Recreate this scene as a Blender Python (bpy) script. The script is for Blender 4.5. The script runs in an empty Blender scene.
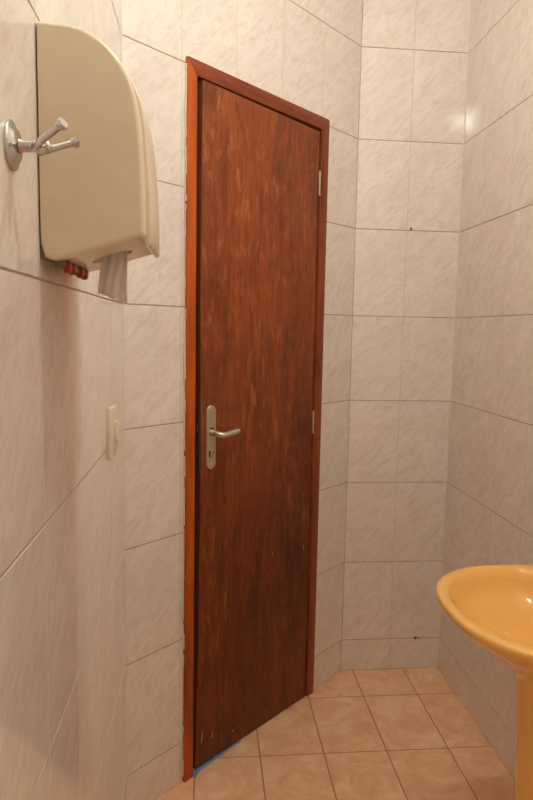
import bpy, bmesh, math, random
from mathutils import Vector, Matrix
C = bpy.context.scene.collection
rnd = random.Random(7)
Z = Vector((0, 0, 1))

# ------------------------------------------------------------ helpers
def obj(name, bm, mats, parent=None, origin=(0, 0, 0), smooth=False, fix=True):
    """link ONE mesh object; bm is in world coordinates"""
    if fix:
        bmesh.ops.recalc_face_normals(bm, faces=bm.faces)
    me = bpy.data.meshes.new(name)
    o = bpy.data.objects.new(name, me)
    C.objects.link(o)
    if parent is not None:
        w = Vector((0, 0, 0)); q = parent
        while q is not None:
            w += q.location; q = q.parent
        bmesh.ops.translate(bm, verts=bm.verts, vec=-w)
        o.parent = parent
    else:
        bmesh.ops.translate(bm, verts=bm.verts, vec=-Vector(origin))
        o.location = origin
    bm.to_mesh(me); bm.free()
    if smooth:
        me.polygons.foreach_set('use_smooth', [True] * len(me.polygons))
        try:
            me.set_sharp_from_angle(angle=math.radians(smooth if smooth > 1 else 40))
        except Exception:
            pass
    for m in (mats if isinstance(mats, (list, tuple)) else [mats]):
        me.materials.append(m)
    return o

def empty(name, loc, label=None, cat=None, kind=None):
    o = bpy.data.objects.new(name, None); C.objects.link(o); o.location = loc
    o.empty_display_size = .05
    return tag(o, label, cat, kind)

def tag(o, label=None, cat=None, kind=None, group=None):
    if label: o['label'] = label
    if cat: o['category'] = cat
    if kind: o['kind'] = kind
    if group: o['group'] = group
    return o

def frame_box(bm, o, ax, ay, az, x0, x1, y0, y1, z0, z1, bevel=0, seg=2, mi=0):
    """box in a local frame"""
    vs = [bm.verts.new(o + ax * x + ay * y + az * z) for x in (x0, x1) for y in (y0, y1) for z in (z0, z1)]
    idx = [(0, 1, 3, 2), (4, 6, 7, 5), (0, 4, 5, 1), (2, 3, 7, 6), (0, 2, 6, 4), (1, 5, 7, 3)]
    fs = [bm.faces.new([vs[i] for i in f]) for f in idx]
    for f in fs: f.material_index = mi
    if bevel:
        es = list({e for f in fs for e in f.edges})
        r = bmesh.ops.bevel(bm, geom=es, offset=bevel, segments=seg, affect='EDGES', profile=.5, clamp_overlap=True)
        for f in r['faces']: f.material_index = mi
    return vs

X, Y = Vector((1, 0, 0)), Vector((0, 1, 0)); O = Vector((0, 0, 0))
def box(bm, x0, x1, y0, y1, z0, z1, bevel=0, seg=2):
    return frame_box(bm, O, X, Y, Z, x0, x1, y0, y1, z0, z1, bevel, seg)

def loft(bm, rings, cap0=True, cap1=True, closed=True):
    R = [[bm.verts.new(p) for p in r] for r in rings]
    n = len(R[0])
    for a, b in zip(R, R[1:]):
        for i in range(n if closed else n - 1):
            j = (i + 1) % n
            bm.faces.new((a[i], a[j], b[j], b[i]))
    if cap0: bm.faces.new(list(reversed(R[0])))
    if cap1: bm.faces.new(R[-1])
    return R

def tube(bm, pts, rads, seg=16):
    pts = [Vector(p) for p in pts]
    if not isinstance(rads, (list, tuple)): rads = [rads] * len(pts)
    rings = []; prev = None
    for i, p in enumerate(pts):
        d = (pts[min(i + 1, len(pts) - 1)] - pts[max(i - 1, 0)]).normalized()
        a = prev if prev is not None else d.orthogonal()
        a = (a - d * a.dot(d)).normalized(); prev = a
        b = d.cross(a)
        rings.append([p + (a * math.cos(t) + b * math.sin(t)) * rads[i] for t in [2 * math.pi * k / seg for k in range(seg)]])
    loft(bm, rings)

def lathe(bm, o, axis, prof, seg=32):
    """prof: (distance along axis, radius)"""
    axis = Vector(axis).normalized(); a = axis.orthogonal().normalized(); b = axis.cross(a)
    loft(bm, [[Vector(o) + axis * h + (a * math.cos(t) + b * math.sin(t)) * r
               for t in [2 * math.pi * k / seg for k in range(seg)]] for h, r in prof])

# ------------------------------------------------------------ materials
def new_mat(name):
    m = bpy.data.materials.new(name); m.use_nodes = True
    nt = m.node_tree; b = nt.nodes['Principled BSDF']
    return m, nt, b
def N(nt, t, **k):
    n = nt.nodes.new(t)
    for a, v in k.items(): setattr(n, a, v)
    return n
def ramp(nt, src, stops, interp='LINEAR'):
    r = N(nt, 'ShaderNodeValToRGB'); cr = r.color_ramp; cr.interpolation = interp
    while len(cr.elements) < len(stops): cr.elements.new(.5)
    for e, (p, c) in zip(cr.elements, stops):
        e.position = p; e.color = (*c, 1) if len(c) == 3 else c
    nt.links.new(src, r.inputs[0]); return r.outputs[0]
def mapping(nt, src, scale=(1, 1, 1), rot=(0, 0, 0)):
    m = N(nt, 'ShaderNodeMapping'); m.inputs['Scale'].default_value = scale; m.inputs['Rotation'].default_value = rot
    nt.links.new(src, m.inputs[0]); return m.outputs[0]
def noise(nt, src, scale, detail=4, rough=.5, dist=0):
    n = N(nt, 'ShaderNodeTexNoise'); n.inputs['Scale'].default_value = scale; n.inputs['Detail'].default_value = detail
    n.inputs['Roughness'].default_value = rough; n.inputs['Distortion'].default_value = dist
    nt.links.new(src, n.inputs['Vector']); return n.outputs['Fac']
def mix(nt, fac, a, b, mode='MIX'):
    m = N(nt, 'ShaderNodeMix', data_type='RGBA', blend_type=mode)
    for s, v in ((0, fac), (6, a), (7, b)):
        if isinstance(v, (int, float)): m.inputs[s].default_value = v
        elif isinstance(v, tuple): m.inputs[s].default_value = (*v, 1)
        else: nt.links.new(v, m.inputs[s])
    return m.outputs[2]
def bump(nt, b, src, strength, dist):
    n = N(nt, 'ShaderNodeBump'); n.inputs['Strength'].default_value = strength; n.inputs['Distance'].default_value = dist
    nt.links.new(src, n.inputs['Height']); nt.links.new(n.outputs[0], b.inputs['Normal'])

def srgb(r, g, b):
    f = lambda c: c / 255 / 12.92 if c <= 10 else ((c / 255 + .055) / 1.055) ** 2.4
    return (f(r), f(g), f(b))

def plain(name, col, rough=.5, metal=0, spec=.5):
    m, nt, b = new_mat(name)
    tc = N(nt, 'ShaderNodeTexCoord')
    f = noise(nt, tc.outputs['Object'], 35, 4)
    c = mix(nt, f, tuple(x * .93 for x in col), tuple(min(1, x * 1.06) for x in col))
    nt.links.new(c, b.inputs['Base Color'])
    b.inputs['Roughness'].default_value = rough; b.inputs['Metallic'].default_value = metal
    b.inputs['Specular IOR Level'].default_value = spec
    return m

def tile_mat(name, base, vein, rough, ang=-42, fine=1.0):
    m, nt, b = new_mat(name)
    tc = N(nt, 'ShaderNodeTexCoord')
    mp = mapping(nt, tc.outputs['UV'], (1, 1, 1), (0, 0, math.radians(ang)))
    st = mapping(nt, mp, (17 * fine, 54 * fine, 1))
    n1 = noise(nt, st, 1, 5, .55, 1.2)
    n2 = noise(nt, mapping(nt, mp, (4, 9, 1)), 1, 3, .5, .6)
    v = ramp(nt, n1, [(0, (.9, .9, .9)), (.32, (.6, .6, .6)), (.56, (0, 0, 0)), (1, (0, 0, 0))])
    c = mix(nt, v, base, vein)
    c = mix(nt, ramp(nt, n2, [(.35, (.30, .30, .30)), (.65, (0, 0, 0))]), c, vein)
    nt.links.new(c, b.inputs['Base Color'])
    b.inputs['Roughness'].default_value = rough
    b.inputs['Specular IOR Level'].default_value = .8
    bump(nt, b, n1, .12, .0010)
    return m

WALLT = tile_mat('marbled_wall_tile', srgb(233, 227, 220), srgb(209, 198, 186), .075)
GROUT = plain('wall_grout', srgb(160, 140, 120), .85)
JOINT = plain('vertical_joint_grout', srgb(196, 180, 162), .7)
CAULK = plain('corner_grout', srgb(226, 214, 198), .6)

def floor_mat():
    m, nt, b = new_mat('terracotta_floor_tile')
    tc = N(nt, 'ShaderNodeTexCoord')
    n1 = noise(nt, tc.outputs['UV'], 11, 6, .62, .8)
    n2 = noise(nt, tc.outputs['UV'], 60, 4, .6)
    c = ramp(nt, n1, [(.3, srgb(222, 172, 132)), (.5, srgb(236, 190, 148)), (.66, srgb(245, 208, 172))])
    c = mix(nt, ramp(nt, n2, [(.5, (0, 0, 0)), (.75, (.4, .4, .4))]), c, srgb(244, 212, 176))
    nt.links.new(c, b.inputs['Base Color']); b.inputs['Roughness'].default_value = .42
    b.inputs['Specular IOR Level'].default_value = .35
    bump(nt, b, n2, .15, .001)
    return m
FLOORT = floor_mat(); FGROUT = plain('floor_grout', srgb(172, 128, 94), .9)

A = Vector((-.2192, 1.6993, 0)); B = Vector((.5581, 2.4596, 0))
U = (B - A).normalized(); NRM = Vector((U.y, -U.x, 0)); W = (B - A).length
ANG = math.atan2(U.y, U.x)

def wood_mat(name, dark, mid, light, wear, rough=.4, grain='V', wearamt=1.0, coat=.0):
    m, nt, b = new_mat(name)
    tc = N(nt, 'ShaderNodeTexCoord')
    rot = mapping(nt, tc.outputs['Object'], (1, 1, 1), (0, 0, -ANG))
    if grain == 'V':
        g = mapping(nt, rot, (95, 95, 6)); g2 = mapping(nt, rot, (13, 13, 2.4)); g3 = mapping(nt, rot, (42, 42, 10))
    else:
        g = mapping(nt, rot, (3.2, 70, 70)); g2 = mapping(nt, rot, (2, 16, 16)); g3 = mapping(nt, rot, (6, 30, 30))
    f1 = noise(nt, g, 1, 6, .65, .3); f2 = noise(nt, g2, 1, 4, .6, .8); f3 = noise(nt, g3, 1, 5, .7, .5)
    f4 = noise(nt, rot, 3.2, 4, .6, .4)
    c = ramp(nt, f2, [(.25, dark), (.5, mid), (.72, light)])
    c = mix(nt, ramp(nt, f1, [(.3, (.6, .6, .6)), (.56, (0, 0, 0))]), c, dark)
    mm = N(nt, 'ShaderNodeMath', operation='MULTIPLY'); nt.links.new(ramp(nt, f3, [(.52, (0, 0, 0)), (.76, (1, 1, 1))]), mm.inputs[0])
    nt.links.new(ramp(nt, f4, [(.36, (0, 0, 0)), (.62, (1, 1, 1))]), mm.inputs[1])
    m2 = N(nt, 'ShaderNodeMath', operation='MULTIPLY'); nt.links.new(mm.outputs[0], m2.inputs[0]); m2.inputs[1].default_value = wearamt
    c = mix(nt, m2.outputs[0], c, wear)
    f5 = noise(nt, mapping(nt, rot, (46, 46, 20) if grain == 'V' else (20, 46, 46)), 1, 5, .7, 1.0)
    c = mix(nt, ramp(nt, f5, [(.50, (0, 0, 0)), (.78, (.26 * wearamt,) * 3)]), c, wear)
    c = mix(nt, ramp(nt, f5, [(.24, (.38 * wearamt,) * 3), (.46, (0, 0, 0))]), c, dark)
    nt.links.new(c, b.inputs['Base Color']); b.inputs['Roughness'].default_value = rough
    b.inputs['Specular IOR Level'].default_value = .4
    b.inputs['Coat Weight'].default_value = coat; b.inputs['Coat Roughness'].default_value = .25
    bump(nt, b, f1, .25, .0008)
    return m

def darken_lower(m):  # multiplies the base colour darker towards the bottom, border broken up by noise
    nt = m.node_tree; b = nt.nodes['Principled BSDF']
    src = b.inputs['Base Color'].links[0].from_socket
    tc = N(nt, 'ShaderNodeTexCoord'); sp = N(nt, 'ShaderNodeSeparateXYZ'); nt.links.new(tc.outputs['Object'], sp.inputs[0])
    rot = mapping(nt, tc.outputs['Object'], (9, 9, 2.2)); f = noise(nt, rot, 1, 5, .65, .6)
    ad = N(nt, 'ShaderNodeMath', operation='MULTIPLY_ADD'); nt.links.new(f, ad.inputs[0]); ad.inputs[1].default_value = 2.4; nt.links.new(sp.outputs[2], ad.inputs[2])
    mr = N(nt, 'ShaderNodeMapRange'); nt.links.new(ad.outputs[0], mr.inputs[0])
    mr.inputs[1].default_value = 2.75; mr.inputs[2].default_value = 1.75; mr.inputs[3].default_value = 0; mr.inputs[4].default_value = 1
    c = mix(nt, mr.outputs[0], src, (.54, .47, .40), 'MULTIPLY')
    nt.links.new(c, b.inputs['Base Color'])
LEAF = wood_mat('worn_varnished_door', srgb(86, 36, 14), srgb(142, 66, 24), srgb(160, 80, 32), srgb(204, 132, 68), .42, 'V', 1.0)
darken_lower(LEAF)
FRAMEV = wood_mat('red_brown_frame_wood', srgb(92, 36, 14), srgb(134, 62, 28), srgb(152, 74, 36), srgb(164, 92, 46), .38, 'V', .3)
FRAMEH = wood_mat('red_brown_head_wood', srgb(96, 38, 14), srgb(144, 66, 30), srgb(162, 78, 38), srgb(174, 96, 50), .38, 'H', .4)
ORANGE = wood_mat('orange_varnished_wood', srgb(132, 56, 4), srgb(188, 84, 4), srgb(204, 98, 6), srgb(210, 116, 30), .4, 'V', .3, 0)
EDGEW = plain('dark_leaf_edge', srgb(112, 58, 30), .6)
DARKW = plain('gap_shade_wood', srgb(34, 20, 13), .8)  # near-black: shade of the gap round the leaf is put into the colour
STEEL = plain('brushed_steel', srgb(206, 196, 182), .3, .9)
STEEL2 = plain('worn_plated_brass', srgb(196, 182, 156), .4, .75)
DARKST = plain('tarnished_steel', srgb(96, 84, 70), .5, .6)
CHROME = plain('satin_chrome', srgb(200, 198, 196), .22, 1)
BLACK = plain('black_keyhole', srgb(24, 20, 18), .6)
BEIGE = plain('beige_plastic', srgb(228, 214, 186), .32)
BEIGE2 = plain('pale_beige_plastic', srgb(234, 222, 198), .3)
GREYP = plain('grey_green_plastic', srgb(120, 112, 92), .4)
RED = plain('red_plastic', srgb(150, 26, 30), .35)
REDL = plain('pink_red_plastic', srgb(210, 110, 104), .4)
WHITEP = plain('ivory_switch_plastic', srgb(228, 216, 198), .28)
BLUE = plain('blue_tape', srgb(112, 162, 216), .5)
CHIP = plain('chipped_glaze', srgb(80, 58, 42), .8)
PLASTER = plain('ceiling_paint', srgb(236, 230, 220), .9)

def paper_mat():
    m, nt, b = new_mat('tissue_paper'); tc = N(nt, 'ShaderNodeTexCoord')
    f = noise(nt, tc.outputs['Object'], 90, 4)
    nt.links.new(mix(nt, f, srgb(214, 206, 200), srgb(236, 230, 226)), b.inputs['Base Color'])
    b.inputs['Roughness'].default_value = .9
    bump(nt, b, f, .2, .001); return m
PAPER = paper_mat()

def ceramic():
    m, nt, b = new_mat('caramel_ceramic'); tc = N(nt, 'ShaderNodeTexCoord')
    f = noise(nt, tc.outputs['Object'], 4, 3)
    nt.links.new(mix(nt, f, srgb(240, 184, 98), srgb(244, 190, 106)), b.inputs['Base Color'])
    b.inputs['Roughness'].default_value = .16; b.inputs['Coat Weight'].default_value = .4; b.inputs['Coat Roughness'].default_value = .08
    return m
CERAM = ceramic()

# ------------------------------------------------------------ tiled surfaces
def tile_surface(name, o, ax, ay, n, xs, ys, holes, slab, mats, gx, gy, cham, jit, origin):
    """tiles between the seam positions xs / ys, real chamfered tiles standing in grout"""
    bm = bmesh.new(); uv = bm.loops.layers.uv.new('UVMap')
    # backing slab (split round the holes)
    def slabs(x0, x1, y0, y1):
        frame_box(bm, o, ax, ay, n, x0, x1, y0, y1, -slab, -.0011, mi=1)
    x0, x1, y0, y1 = xs[0], xs[-1], ys[0], ys[-1]
    if holes:
        h = holes[0]
        slabs(x0, h[0], y0, y1); slabs(h[1], x1, y0, y1); slabs(h[0], h[1], h[3], y1)
        if h[2] > y0 + .001: slabs(h[0], h[1], y0, h[2])
    else:
        slabs(x0, x1, y0, y1)
    if gx < .002:
        for v in xs[1:-1]:
            if holes and holes[0][0] < v < holes[0][1]:
                zr_ = (holes[0][3], ys[-1])
            else: zr_ = (ys[0], ys[-1])
            frame_box(bm, o, ax, ay, n, v - gx / 2, v + gx / 2, zr_[0], zr_[1], -.0011, -.0005, mi=2)
    bm.normal_update()
    def tile(a0, a1, b0, b1, off, d):
        if a1 - a0 < .006 or b1 - b0 < .006: return
        fr = [o + ax * p + ay * q + n * (d) for p, q in ((a0 + cham, b0 + cham), (a1 - cham, b0 + cham), (a1 - cham, b1 - cham), (a0 + cham, b1 - cham))]
        tl = rnd.uniform(-jit, jit); tl2 = rnd.uniform(-jit, jit)
        fr = [fr[0] - n * 0, fr[1] + n * tl, fr[2] + n * (tl + tl2), fr[3] + n * tl2]
        bk = [o + ax * p + ay * q - n * .0012 for p, q in ((a0, b0), (a1, b0), (a1, b1), (a0, b1))]
        F = [bm.verts.new(v) for v in fr]; K = [bm.verts.new(v) for v in bk]
        M = [bm.verts.new(k + n * .0008) for k in bk]
        faces = [bm.faces.new(F)]
        for i in range(4):
            j = (i + 1) % 4
            faces.append(bm.faces.new((M[i], M[j], F[j], F[i])))
            faces.append(bm.faces.new((K[i], K[j], M[j], M[i])))
        for f in faces:
            f.material_index = 0
            for l in f.loops:
                r = l.vert.co - o
                l[uv].uv = (r.dot(ax) + off[0], r.dot(ay) + off[1])
    for i in range(len(xs) - 1):
        for j in range(len(ys) - 1):
            rects = [(xs[i] + gx / 2, xs[i + 1] - gx / 2, ys[j] + gy / 2, ys[j + 1] - gy / 2)]
            for h in holes:
                out = []
                for (a0, a1, b0, b1) in rects:
                    if a1 <= h[0] or a0 >= h[1] or b1 <= h[2] or b0 >= h[3]:
                        out.append((a0, a1, b0, b1)); continue
                    # keep L-shapes as clipped rectangles
                    if a0 < h[0]: out.append((a0, h[0], b0, b1))
                    if a1 > h[1]: out.append((h[1], a1, b0, b1))
                    m0, m1 = max(a0, h[0]), min(a1, h[1])
                    if b1 > h[3]: out.append((m0, m1, h[3], b1))
                    if b0 < h[2]: out.append((m0, m1, b0, h[2]))
                rects = out
            off = (rnd.uniform(0, 40), rnd.uniform(0, 40)); d = rnd.uniform(-.0002, 0)
            for r in rects:
                tile(*r, off, d)
    o_ = obj(name, bm, mats, origin=origin)
    tag(o_, kind='structure')
    return o_

TOPZ = 3.02; Y0 = -.75
rows = [0] + [.1326 + .33 * k for k in range(9)] + [TOPZ]
def seams(start, end, first, step):
    out = [start]; v = first
    while v < end - .01:
        if v > start + .01: out.append(v)
        v += step
    return out + [end]
XL, XR, YB = -.2192, .9689, 2.4596
WT = [WALLT, GROUT, JOINT]
TW = .2055
tile_surface('wall_back', Vector((B.x, YB, 0)), X, Z, -Y, [0, TW - .004, XR - B.x], rows, [], .06, WT, .0017, .0030, .0010, .0002, (B.x, YB, 0))
DOOR_HOLE = (.252, .852, -.01, 2.095)
wd = tile_surface('wall_diagonal', A, U, Z, NRM, [0, .2, .4155, .632, .853, W], rows, [DOOR_HOLE], .09, WT, .0017, .0030, .0010, .0002, tuple(A))
tile_surface('wall_left', Vector((XL, Y0, 0)), Y, Z, X, [(A.y - Y0) - v for v in reversed(seams(0, A.y - Y0, .207, .2065))], rows, [], .06, WT, .0018, .0034, .0011, .0002, (XL, Y0, 0))
tile_surface('wall_right', Vector((XR, YB, 0)), -Y, Z, -X, seams(0, YB - Y0, .2065, .2065), rows, [], .06, WT, .0017, .0030, .0010, .0002, (XR, YB, 0))
tile_surface('wall_front', Vector((XL, Y0, 0)), X, Z, Y, seams(0, XR - XL, .2065, .2065), rows, [], .06, WT, .0017, .0030, .0010, .0002, (XL, Y0, 0))

# floor: tiles clipped by the diagonal wall are simply laid under it
xs = [XL - .06] + [-.03 + .2125 * k for k in range(0, 5)] + [XR + .06]
ys = [Y0 - .06] + [2.272 - .3205 * k for k in range(10, -1, -1)] + [YB + .06]
fl = tile_surface('floor', O.copy(), X, Y, Z, xs, ys, [], .08, [FLOORT, FGROUT], .0042, .0042, .0010, .0001, (0, 0, 0))
bm = bmesh.new(); box(bm, XL - .06, XR + .06, Y0 - .06, YB + .06, TOPZ, TOPZ + .08)
tag(obj('ceiling', bm, PLASTER), kind='structure')

# light corner grout beads
def bead(name, p, r, z0=.004, z1=TOPZ - .004):
    bm = bmesh.new()
    tube(bm, [Vector((p[0], p[1], z)) for z in [z0 + (z1 - z0) * i / 24 for i in range(25)]],
         [r * rnd.uniform(.7, 1.15) for _ in range(25)], 8)
    return tag(obj(name, bm, CAULK, origin=(p[0], p[1], 0)), kind='structure')
bead('trim_1', (XR - .0004, YB - .0004), .0024)
bead('trim_2', (A.x + .0004, A.y - .0002), .0018)

# chips in the back wall tiles
def chip(x, y, r, seed, parent):
    rr = random.Random(seed); bm = bmesh.new()
    n = 9; pts = []
    ring = [Vector((x + r * rr.uniform(.5, 1.2) * math.cos(t), YB - .0006, y + 1.3 * r * rr.uniform(.5, 1.2) * math.sin(t))) for t in [2 * math.pi * k / n for k in range(n)]]
    loft(bm, [ring, [p - Y * .0012 for p in ring]])
    o = obj('tile_chip', bm, CHIP, parent)
    return o
wb = bpy.data.objects['wall_back']
chip(.776, 1.789, .005, 3, wb); chip(.868, .133, .006, 5, wb); chip(.880, .134, .004, 9, wb)

# ------------------------------------------------------------ door frame (casing) and leaf
def DP(s, d, z): return A + U * s + NRM * d + Z * z
FD = .011                       # casing stands proud of the tiles
s0, s1, s2, s3 = .2135, .2480, .8395, .8830
zt, zi = 2.128, 2.086
trim = empty('trim_3', tuple(DP(.55, 0, 0)), 'dark reddish wooden frame around the door', None, 'structure')
def prism(bm, poly, d0, d1, bevel=.002):
    a = [bm.verts.new(DP(s, d0, z)) for s, z in poly]; b = [bm.verts.new(DP(s, d1, z)) for s, z in poly]
    n = len(poly); fs = [bm.faces.new(a), bm.faces.new(list(reversed(b)))]
    for i in range(n):
        j = (i + 1) % n; fs.append(bm.faces.new((a[j], a[i], b[i], b[j])))
    if bevel:
        bmesh.ops.bevel(bm, geom=list({e for f in fs for e in f.edges}), offset=bevel, segments=2, affect='EDGES', profile=.5, clamp_overlap=True)
bm = bmesh.new(); prism(bm, [(s0, .001), (s1, .001), (s1, zi), (s0, zt)], -.02, FD)
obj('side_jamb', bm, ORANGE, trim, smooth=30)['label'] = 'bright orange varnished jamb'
bm = bmesh.new(); prism(bm, [(s0, zt + .0005), (s1, zi + .0005), (s2, zi + .0005), (s3, zt + .0005)], -.02, FD)
obj('head_jamb', bm, FRAMEH, trim, smooth=30)
bm = bmesh.new(); prism(bm, [(s2, .001), (s3, .001), (s3, zt), (s2, zi)], -.02, FD)
obj('side_jamb', bm, FRAMEV, trim, smooth=30)
# door stops in the rebate behind the leaf (gap shade put into their colour)
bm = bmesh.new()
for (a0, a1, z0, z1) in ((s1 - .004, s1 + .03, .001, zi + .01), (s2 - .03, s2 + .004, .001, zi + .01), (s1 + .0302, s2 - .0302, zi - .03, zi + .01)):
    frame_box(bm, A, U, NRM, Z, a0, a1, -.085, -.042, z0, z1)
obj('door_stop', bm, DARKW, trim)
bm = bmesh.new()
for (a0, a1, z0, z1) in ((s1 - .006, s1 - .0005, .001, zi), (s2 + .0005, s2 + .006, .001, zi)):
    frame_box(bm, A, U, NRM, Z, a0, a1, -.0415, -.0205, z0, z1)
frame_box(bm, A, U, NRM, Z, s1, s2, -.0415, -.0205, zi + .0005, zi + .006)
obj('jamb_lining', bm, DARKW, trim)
# ragged plaster line along the left jamb and a thin clean bead elsewhere
bm = bmesh.new()
z = .02
while z < 2.10:
    L = rnd.uniform(.012, .07); w = rnd.uniform(.002, .0045)
    frame_box(bm, A, U, NRM, Z, s0 - w, s0 - .0002, .0006, .0006 + rnd.uniform(.002, .007), z, min(z + L, 2.11), .0006, 1)
    z += L + (rnd.uniform(.0, .02) if rnd.random() < .12 else .001)
# head: thin slivers of plaster above
s = s0
while s < s3 - .03:
    L = rnd.uniform(.03, .12); w = rnd.uniform(.001, .003)
    frame_box(bm, A, U, NRM, Z, s, min(s + L, s3), .0006, .003 + rnd.uniform(0, .003), zt + .0008, zt + .0008 + w, .0004, 1)
    s += L + .002
z = .02
while z < 2.08:
    L = rnd.uniform(.05, .2); w = rnd.uniform(.001, .0025)
    frame_box(bm, A, U, NRM, Z, s3 + .0002, s3 + w, .0006, .003 + rnd.uniform(0, .002), z, min(z + L, 2.11), .0004, 1)
    z += L + .001
o = obj('plaster_edge', bm, CAULK, trim); o['label'] = 'ragged cream plaster'

# leaf: slightly sagged and warped, so it is built from a grid
NX, NZ = 8, 24
lt = .032
def leaf_left(v):
    t = max(0, min(1, (v - .42) / .4)); t = t * t * (3 - 2 * t)
    return .2785 + (.2665 - .2785) * t - .005 * max(0, .15 - v) / .15
def leaf_pt(i, j, back=False):
    t = i / NX; v = j / NZ
    zl = .0035 + (2.0815 - .0035) * v; zr = .004 + (2.078 - .004) * v
    zz = zl + (zr - zl) * t
    sl = leaf_left(v)
    sr = .8325
    s_ = sl + (sr - sl) * t
    d = (.0190 * v - .0060) * (1 - t) + .006 * t
    if back: d -= lt
    return DP(s_, d, zz)
bm = bmesh.new()
F = [[bm.verts.new(leaf_pt(i, j)) for j in range(NZ + 1)] for i in range(NX + 1)]
K = [[bm.verts.new(leaf_pt(i, j, True)) for j in range(NZ + 1)] for i in range(NX + 1)]
for G in (F, K):
    for i in range(NX):
        for j in range(NZ): bm.faces.new((G[i][j], G[i + 1][j], G[i + 1][j + 1], G[i][j + 1]))
for j in range(NZ):
    for i in (0, NX): bm.faces.new((F[i][j], F[i][j + 1], K[i][j + 1], K[i][j])).material_index = 1
for i in range(NX):
    for j in (0, NZ): bm.faces.new((F[i][j], F[i + 1][j], K[i + 1][j], K[i][j]))
es = [e for e in bm.edges if len(e.link_faces) == 2 and e.calc_face_angle(0) > .8] if False else []
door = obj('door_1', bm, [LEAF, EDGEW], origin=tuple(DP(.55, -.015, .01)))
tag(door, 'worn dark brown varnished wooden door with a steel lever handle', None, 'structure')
bv = door.modifiers.new('edge', 'BEVEL'); bv.width = .0015; bv.segments = 2; bv.limit_method = 'ANGLE'; bv.angle_limit = math.radians(50)

def leaf_d(s_, z):              # leaf front surface offset at (s,z)
    t = (s_ - .27) / (.8325 - .27); v = z / 2.08
    return (.0190 * v - .0060) * (1 - t) + .006 * t
# little chips of pale wood on the leaf
bm = bmesh.new()
for (s_, z_, w, h) in ((.625, .62, .0035, .012), (.30, .10, .004, .05), (.345, .085, .003, .03), (.60, .55, .002, .006), (.505, .42, .0025, .004), (.69, .34, .003, .005),
                       (.79, .80, .003, .006), (.795, .92, .003, .005), (.44, .055, .006, .008), (.47, .058, .004, .004), (.70, 1.0, .002, .006), (.80, .60, .003, .02)):
    d = leaf_d(s_, z_)
    a = rnd.uniform(-.2, .2)
    pts = [(0, -h / 2), (w / 2, -h * .1), (w * .3, h * .35), (0, h / 2), (-w / 2, h * .05), (-w * .3, -h * .3)]
    r0 = [DP(s_ + x + y * a, d - .001, z_ + y) for x, y in pts]; r1 = [q + NRM * .0013 for q in r0]
    loft(bm, [r0, r1])
obj('paint_chip', bm, plain('pale_chipped_wood', srgb(206, 160, 108), .7), door)['label'] = 'small pale chips in the varnish'

# escutcheon plate, lever, keyhole
ps, pz0, pz1, pw = .3165, .968, 1.164, .019
d0 = leaf_d(ps, 1.06)
def capsule(pw, z0, z1, cx, d, n=10):
    r = pw; out = []
    for k in range(n + 1):
        t = math.pi * k / n; out.append(DP(cx + r * math.cos(t), d, z1 - r * 1.0 + r * math.sin(t)))
    for k in range(n + 1):
        t = math.pi + math.pi * k / n; out.append(DP(cx + r * math.cos(t), d, z0 + r + r * math.sin(t)))
    return out
bm = bmesh.new()
loft(bm, [capsule(pw, pz0, pz1, ps, d0 - .0005), capsule(pw, pz0, pz1, ps, d0 + .004), capsule(pw - .002, pz0 + .002, pz1 - .002, ps, d0 + .0065)])
plate = obj('escutcheon_plate', bm, STEEL2, door, smooth=35)
plate['label'] = 'brushed metal lock plate'
bm = bmesh.new()
zh = 1.080
lathe(bm, DP(ps, d0 + .006, zh), NRM, [(0, .0105), (.006, .0105), (.0085, .009)], 24)
obj('lever_collar', bm, STEEL, plate, smooth=35)
bm = bmesh.new()
P0 = DP(ps, d0 + .006, zh); path = [P0, P0 + NRM * .020, P0 + NRM * .029 + U * .002 - Z * .001, P0 + NRM * .0350 + U * .008 - Z * .0035,
        P0 + NRM * .0375 + U * .018 - Z * .0045, P0 + NRM * .038 + U * .04 - Z * .002, P0 + NRM * .038 + U * .06 + Z * .0005, P0 + NRM * .038 + U * .074 + Z * .002, P0 + NRM * .038 + U * .080 + Z * .0026, P0 + NRM * .038 + U * .083 + Z * .0029]
tube(bm, path, [.008, .008, .0085, .0092, .0098, .0094, .0092, .0090, .0072, .003], 20)
obj('lever_handle', bm, STEEL, door, smooth=50)
bm = bmesh.new(); zk = 1.018
lathe(bm, DP(ps + .006, d0 + .006, zk + .003), NRM, [(0, .008), (.004, .008), (.0045, .0072)], 24)
frame_box(bm, DP(ps + .006, d0 + .006, zk), U, NRM, Z, -.004, .004, 0, .004, -.016, 0, .001)
cyl = obj('lock_cylinder', bm, STEEL, plate, smooth=35)
bm = bmesh.new()
frame_box(bm, DP(ps + .006, d0 + .0098, zk + .003), U, NRM, Z, -.0014, .0014, 0, .0012, -.0055, .0055)
frame_box(bm, DP(ps - .008, d0 + .0063, zk), U, NRM, Z, -.003, .003, 0, .0008, -.012, .008, .0005)
frame_box(bm, DP(ps, d0 + .0063, zh + .014), U, NRM, Z, -.008, .008, 0, .0008, -.002, .002, .0005)
obj('keyhole', bm, BLACK, plate)
for zz in (pz0 + .018, pz1 - .016):
    bm = bmesh.new(); lathe(bm, DP(ps, d0 + .006, zz), NRM, [(0, .0042), (.0014, .004), (.0022, .0022)], 14)
    obj('screw', bm, STEEL, plate, smooth=40)
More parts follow.
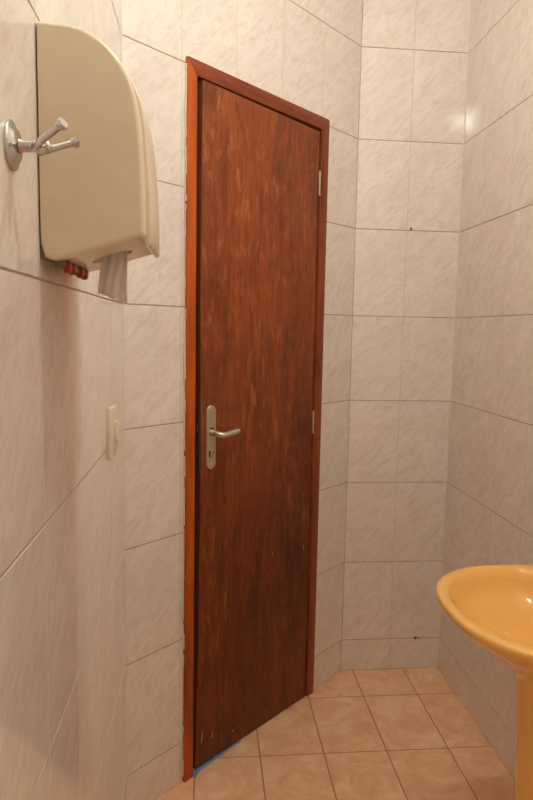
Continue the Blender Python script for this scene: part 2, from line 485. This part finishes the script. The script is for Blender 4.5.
# lock face plate let into the leaf edge
sl = leaf_left(.52)
bm = bmesh.new(); dd = leaf_d(.27, 1.06)
frame_box(bm, A, U, NRM, Z, sl - .0022, sl + .002, dd - .027, dd - .004, .965, 1.175, .0006, 1)
lp = obj('lock_face_plate', bm, DARKST, door)
for z0, z1, wd_ in ((1.085, 1.110, .006), (1.02, 1.045, .003)):
    bm = bmesh.new(); frame_box(bm, A, U, NRM, Z, sl - .0022 - wd_, sl - .0024, dd - .022, dd - .009, z0, z1, .0015, 2)
    obj('latch_bolt', bm, DARKST, lp)
# hinges on the right, leaves screwed in the gap
for zc in (1.908, 1.065, .262):
    bm = bmesh.new()
    hs, hd = .8362, .0080
    for q in range(3):
        lathe(bm, DP(hs, hd, zc - .038 + q * .0258), Z, [(0, .0030), (.0005, .0035), (.0244, .0035), (.0249, .0030)], 16)
    lathe(bm, DP(hs, hd, zc - .0455), Z, [(0, .0025), (.0015, .0046), (.006, .0046), (.0072, .003)], 16)
    hg = obj('hinge', bm, STEEL2 if zc > 1 else DARKST, door, smooth=40)
    bm = bmesh.new(); frame_box(bm, A, U, NRM, Z, hs - .0015, hs + .0015, -.018, .004, zc - .038, zc + .038)
    obj('hinge_leaf', bm, STEEL2, hg)

# ------------------------------------------------------------ blue tape under the door
bm = bmesh.new()
def tape(a, b, w0, w1, lift=.0014, n=26):
    """crumpled strip on the floor from a to b (s,d)"""
    top = []
    for i in range(n + 1):
        t = i / n; s_ = a[0] + (b[0] - a[0]) * t; d = a[1] + (b[1] - a[1]) * t + rnd.uniform(-.0006, .0006)
        w = w0 + (w1 - w0) * t + rnd.uniform(-.0012, .0012)
        top.append([DP(s_, d + w * k, .0008 + lift + (.0022 * rnd.random() if k in (.33, .66) else 0)) for k in (0, .33, .66, 1)])
    rings = [r + [p - Z * .0006 for p in reversed(r)] for r in top]
    loft(bm, rings)
tape((.262, -.006), (.475, -.001), .014, .006)
tape((.2490, .0005), (.272, -.004), .018, .016, .003, 8)
tp = obj('painters_tape', bm, BLUE, origin=tuple(DP(.35, .012, 0)))
tag(tp, 'strip of blue tape on the floor along the bottom of the brown door', 'tape')

# ------------------------------------------------------------ paper dispenser on the left wall
DY0, DY1 = .872, 1.078
disp = empty('paper_dispenser', (XL, .975, 1.478), 'beige plastic paper dispenser with rounded top on the left tiled wall', 'paper dispenser')
prof = [(0.002, 1.774), (.030, 1.773)]
for k in range(1, 12):
    t = math.pi / 2 * k / 12
    prof.append((.030 + .098 * math.sin(t), 1.655 + .118 * math.cos(t)))
prof += [(.1295, 1.65), (.133, 1.60), (.1345, 1.55), (.1345, 1.513), (.09, 1.499), (.045, 1.484), (.018, 1.478), (.006, 1.482), (0.002, 1.495)]
def prof_mesh(pr, y0, y1, bev, seg, ang=.5):
    bm = bmesh.new()
    loft(bm, [[Vector((XL + d, y0, z)) for d, z in pr], [Vector((XL + d, y1, z)) for d, z in pr]])
    bmesh.ops.recalc_face_normals(bm, faces=bm.faces)
    es = [e for e in bm.edges if abs(e.verts[0].co.y - e.verts[1].co.y) < 1e-5 and e.verts[0].co.x + e.verts[1].co.x > 2 * XL + .006]
    es += [e for e in bm.edges if abs(e.verts[0].co.y - e.verts[1].co.y) > .01 and e.calc_face_angle(0) > .6 and e.verts[0].co.x > XL + .1]
    bmesh.ops.bevel(bm, geom=es, offset=bev, segments=seg, affect='EDGES', profile=.5, clamp_overlap=True)
    return bm
cover = obj('cover', prof_mesh(prof, DY0, DY1, .0065, 5), BEIGE, disp, smooth=45)
# hole for the paper in the underside
hole_c = Vector((XL + .078, .975, 1.49))
bmc = bmesh.new(); lathe(bmc, hole_c - Z * .02, Z, [(0, .029), (.075, .029)], 32)
cut = obj('cutter', bmc, BLACK)
md = cover.modifiers.new('hole', 'BOOLEAN'); md.operation = 'DIFFERENCE'; md.object = cut; md.solver = 'EXACT'
bpy.context.view_layer.update()
dg = bpy.context.evaluated_depsgraph_get()
nm = bpy.data.meshes.new_from_object(cover.evaluated_get(dg))
cover.modifiers.clear(); cover.data = nm; nm.name = 'cover'
bpy.data.objects.remove(cut)
# raised front panel with a scooped hand grip
pf = [(.098, 1.742), (.116, 1.720), (.1290, 1.69), (.1345, 1.655), (.1390, 1.60), (.1410, 1.55), (.1410, 1.508), (.1380, 1.503), (.132, 1.505), (.128, 1.52), (.122, 1.60), (.116, 1.66), (.104, 1.70), (.090, 1.725)]
o = obj('front_panel', prof_mesh(pf, DY0 + .030, DY1 - .022, .003, 3), BEIGE2, disp, smooth=45); o['label'] = 'paler raised front panel'
# back plate
bm = bmesh.new(); box(bm, XL + .0006, XL + .006, DY0 + .003, DY1 - .003, 1.480, 1.768, .001)
bp = obj('back_plate', bm, GREYP, disp)
bp['label'] = 'dark back plate'
# red pieces in a row under the cover by the wall
bm = bmesh.new(); box(bm, XL + .014, XL + .030, 0.888, 1.048, 1.470, 1.4795, .002)
rail = obj('catch_rail', bm, GREYP, disp, smooth=35)
for i, yy in enumerate((.898, .930, .985, 1.018)):
    bm = bmesh.new(); lathe(bm, Vector((XL + .026, yy, 1.472)), X, [(0, .0085), (.006, .0085), (.0085, .0065)], 18)
    rb = obj('red_catch', bm, RED, disp, smooth=35)
    bm = bmesh.new(); lathe(bm, Vector((XL + .0344, yy, 1.472)), X, [(0, .0040), (.0012, .0036)], 12)
    obj('catch_dot', bm, REDL, rb)

# paper hanging from the hole
def sheet(bm, fn, nu, nv, th=.0007):
    G = [[Vector(fn(i / nu, j / nv)) for j in range(nv + 1)] for i in range(nu + 1)]
    V = [[bm.verts.new(p) for p in r] for r in G]
    for i in range(nu):
        for j in range(nv): bm.faces.new((V[i][j], V[i + 1][j], V[i + 1][j + 1], V[i][j + 1]))
bm = bmesh.new()
def pap(u, v):
    top, bot = 1.5445, 1.441 - .013 * u + .0015 * math.sin(u * 7)
    zz = top + (bot - top) * v
    spread = .0165 + .0045 * v
    a = (u - .5) * 2
    x = XL + .080 + a * spread + .002 * math.sin(v * 5)
    y = .972 + .006 * math.sin(u * 6.5 + .9 + v) * (.4 + .6 * v) + .007 * math.cos(a * 1.5) + .0012 * math.sin(u * 21 + v * 6)
    return (x, y, zz)
sheet(bm, pap, 40, 16)
pp = obj('paper_towel', bm, PAPER, origin=(XL + .078, .975, 1.437), smooth=80)
so = pp.modifiers.new('thickness', 'SOLIDIFY'); so.thickness = .0012; so.offset = 0
tag(pp, 'crumpled white paper towel end hanging from the beige dispenser', 'paper towel')

# ------------------------------------------------------------ double robe hook
HY, HZ = .757, 1.590
hook = empty('robe_hook', (XL, HY, HZ), 'satin chrome double robe hook on the left wall beside the dispenser', 'hook')
bm = bmesh.new()
lathe(bm, Vector((XL - .0012, HY, HZ)), X, [(0, .0262), (.003, .0270), (.0045, .0262), (.0060, .0225), (.0075, .0195), (.0095, .0175), (.0105, .010)], 48)
obj('base_plate', bm, CHROME, hook, smooth=50)
bm = bmesh.new()
lathe(bm, Vector((XL + .010, HY, HZ)), X, [(0, .0085), (.004, .0065), (.018, .006), (.026, .0072), (.031, .0072), (.034, .004)], 24)
obj('stem', bm, CHROME, hook, smooth=50)
for sg in (-1, 1):
    b0 = Vector((XL + .026, HY, HZ - .001)); b1 = Vector((XL + .030, HY + sg * .012, HZ - .002)); b2 = Vector((XL + .035, HY + sg * .016, HZ + .001))
    tip = Vector((XL + .064, HY + sg * .034, HZ + .016)); dr = (tip - b2).normalized()
    bm = bmesh.new()
    tube(bm, [b0, b1, b2, b2 + dr * .01, tip - dr * .006, tip - dr * .005], [.0045, .0046, .0044, .0039, .0039, .0039], 20)
    pr = obj('prong', bm, CHROME, hook, smooth=50)
    bm = bmesh.new(); lathe(bm, tip - dr * .006, dr, [(0, .0044), (.002, .0050), (.0045, .0066), (.0065, .0068), (.008, .0055)], 24)
    obj('prong_cap', bm, CHROME, pr, smooth=40)

# ------------------------------------------------------------ light switch
sw = empty('light_switch', (XL, 1.46, 1.157), 'ivory plastic light switch plate on the left wall near the door corner', 'light switch')
bm = bmesh.new(); box(bm, XL - .0010, XL + .011, 1.415, 1.500, 1.099, 1.217, .004, 3)
obj('face_plate', bm, WHITEP, sw, smooth=45)
bm = bmesh.new(); box(bm, XL + .0105, XL + .018, 1.452, 1.480, 1.135, 1.180, .003, 3)
obj('rocker', bm, WHITEP, sw, smooth=45)

# ------------------------------------------------------------ washbasin on pedestal, right wall
CX, CY, RZ = .760, 1.288, .800
wb_ = empty('washbasin', (.80, CY, 0), 'caramel yellow ceramic pedestal washbasin against the right tiled wall', 'washbasin')
def outline(a_f, a_b, b, ef, eb, cx, z, n=96):
    pts = []
    for k in range(n):
        t = 2 * math.pi * k / n
        c, s_ = math.cos(t), math.sin(t)
        front = c < 0
        e = ef if front else eb
        ax = a_f if front else a_b
        pts.append(Vector((cx + ax * math.copysign(abs(c) ** (2 / e), c), CY + b * math.copysign(abs(s_) ** (2 / e), s_), z)))
    return pts
def ring(f, z, dfr=0.0, sc=1.0):
    # f: inset from the outer rim
    return outline(.240 - f, .205 - min(f, .02), .250 - f * .95, 2.3, 3.2, CX, z)
rings = []
for f, z in ((.165, .640), (.156, .652), (.144, .668), (.125, .686), (.098, .705), (.070, .726), (.044, .746), (.024, .762), (.011, .774), (.004, .7825), (.001, .788), (.0, .794), (.0012, .7985), (.004, .8008), (.010, .8018)):
    rings.append(ring(f, RZ - .8 + z))
# rim top flat then bowl; the bowl is centred a little to the front
def bowl(a, b, z, cx, e=2.3): return outline(a, a, b, e, e, cx, z)
rings.append(outline(.223, .150, .233, 2.3, 2.5, CX, .8016))
rings.append(outline(.2165, .118, .2265, 2.25, 2.3, CX, .8000))
rings.append(outline(.2115, .112, .2215, 2.2, 2.2, CX, .7955))
for k in range(1, 11):
    t = k / 10
    r = math.cos(t * math.pi / 2 * .93)
    z = .788 - .098 * math.sin(t * math.pi / 2 * .97)
    rings.append(outline(.206 * r, .105 * r, .216 * r, 2.2, 2.1, CX + .04 * t, z))
bm = bmesh.new(); loft(bm, rings, True, True)
basin = obj('basin', bm, CERAM, wb_, smooth=50)
bm = bmesh.new(); lathe(bm, Vector((CX + .040, CY, .6905)), Z, [(0, .022), (.002, .024), (.0035, .021), (.0025, .014)], 28)
obj('drain', bm, CHROME, wb_, smooth=50)
# pedestal: U-shaped column
def uring(r, z, xc=.800, xb=.955, n=28):
    pts = [Vector((xb, CY - r, z))]
    for k in range(n + 1):
        t = math.pi * k / n
        pts.append(Vector((xc - r * math.sin(t), CY - r * math.cos(t), z)))
    pts.append(Vector((xb, CY + r, z)))
    return pts
bm = bmesh.new()
loft(bm, [uring(r, z) for r, z in ((.125, .002), (.128, .012), (.120, .035), (.103, .07), (.092, .13), (.087, .22), (.087, .36), (.091, .46), (.097, .55), (.102, .61), (.108, .655), (.116, .690))])
obj('pedestal', bm, CERAM, wb_, smooth=50)

# ------------------------------------------------------------ ceiling lamp (above the frame)
LP = Vector((.362, .88, 2.705))
lamp = empty('ceiling_lamp', (LP.x, LP.y, TOPZ), 'bare warm bulb hanging on a short rod below the ceiling', 'lamp')
bm = bmesh.new(); lathe(bm, Vector((LP.x, LP.y, TOPZ - .0005)), -Z, [(0, .05), (.014, .05), (.024, .03), (.04, .008), (.215, .008), (.225, .024), (.270, .022), (.276, .016)], 28)
obj('socket', bm, WHITEP, lamp, smooth=50)
bm = bmesh.new(); bmesh.ops.create_uvsphere(bm, u_segments=24, v_segments=14, radius=.034)
bmesh.ops.scale(bm, verts=bm.verts, vec=(1, 1, 1.15))
bmesh.ops.translate(bm, verts=bm.verts, vec=LP - Z * .0)
m, nt, b = new_mat('bulb_glow')
b.inputs['Emission Color'].default_value = (1.0, .985, .92, 1); b.inputs['Emission Strength'].default_value = 540
b.inputs['Base Color'].default_value = (.9, .9, .85, 1)
obj('bulb', bm, m, lamp, smooth=80)

# ------------------------------------------------------------ camera, world
w = bpy.data.worlds.new('world'); bpy.context.scene.world = w; w.use_nodes = True
w.node_tree.nodes['Background'].inputs[0].default_value = (.03, .025, .02, 1)
cam = bpy.data.cameras.new('camera'); co = bpy.data.objects.new('camera', cam); C.objects.link(co)
r = Vector((0.99570842, -0.09064675, 0.01865209)); u = Vector((-0.00852946, 0.11080053, 0.99380606)); f = Vector((0.09215195, 0.98970016, -0.10955185))
M = Matrix.Identity(4)
for i in range(3):
    M[i][0] = r[i]; M[i][1] = u[i]; M[i][2] = -f[i]
M[0][3], M[1][3], M[2][3] = 0, 0, 1.3931
co.matrix_world = M
cam.sensor_fit = 'VERTICAL'; cam.sensor_height = 36; cam.sensor_width = 24; cam.lens = 639.2745 / 800 * 36
cam.clip_start = .01
bpy.context.scene.camera = co
vs = bpy.context.scene.view_settings
vs.view_transform = 'Standard'; vs.look = 'None'; vs.exposure = 0; vs.gamma = 1; vs.use_curve_mapping = False
bpy.context.scene.cycles.max_bounces = 12; bpy.context.scene.cycles.diffuse_bounces = 8
bpy.context.scene.cycles.glossy_bounces = 5
bpy.context.scene.cycles.sample_clamp_indirect = 6
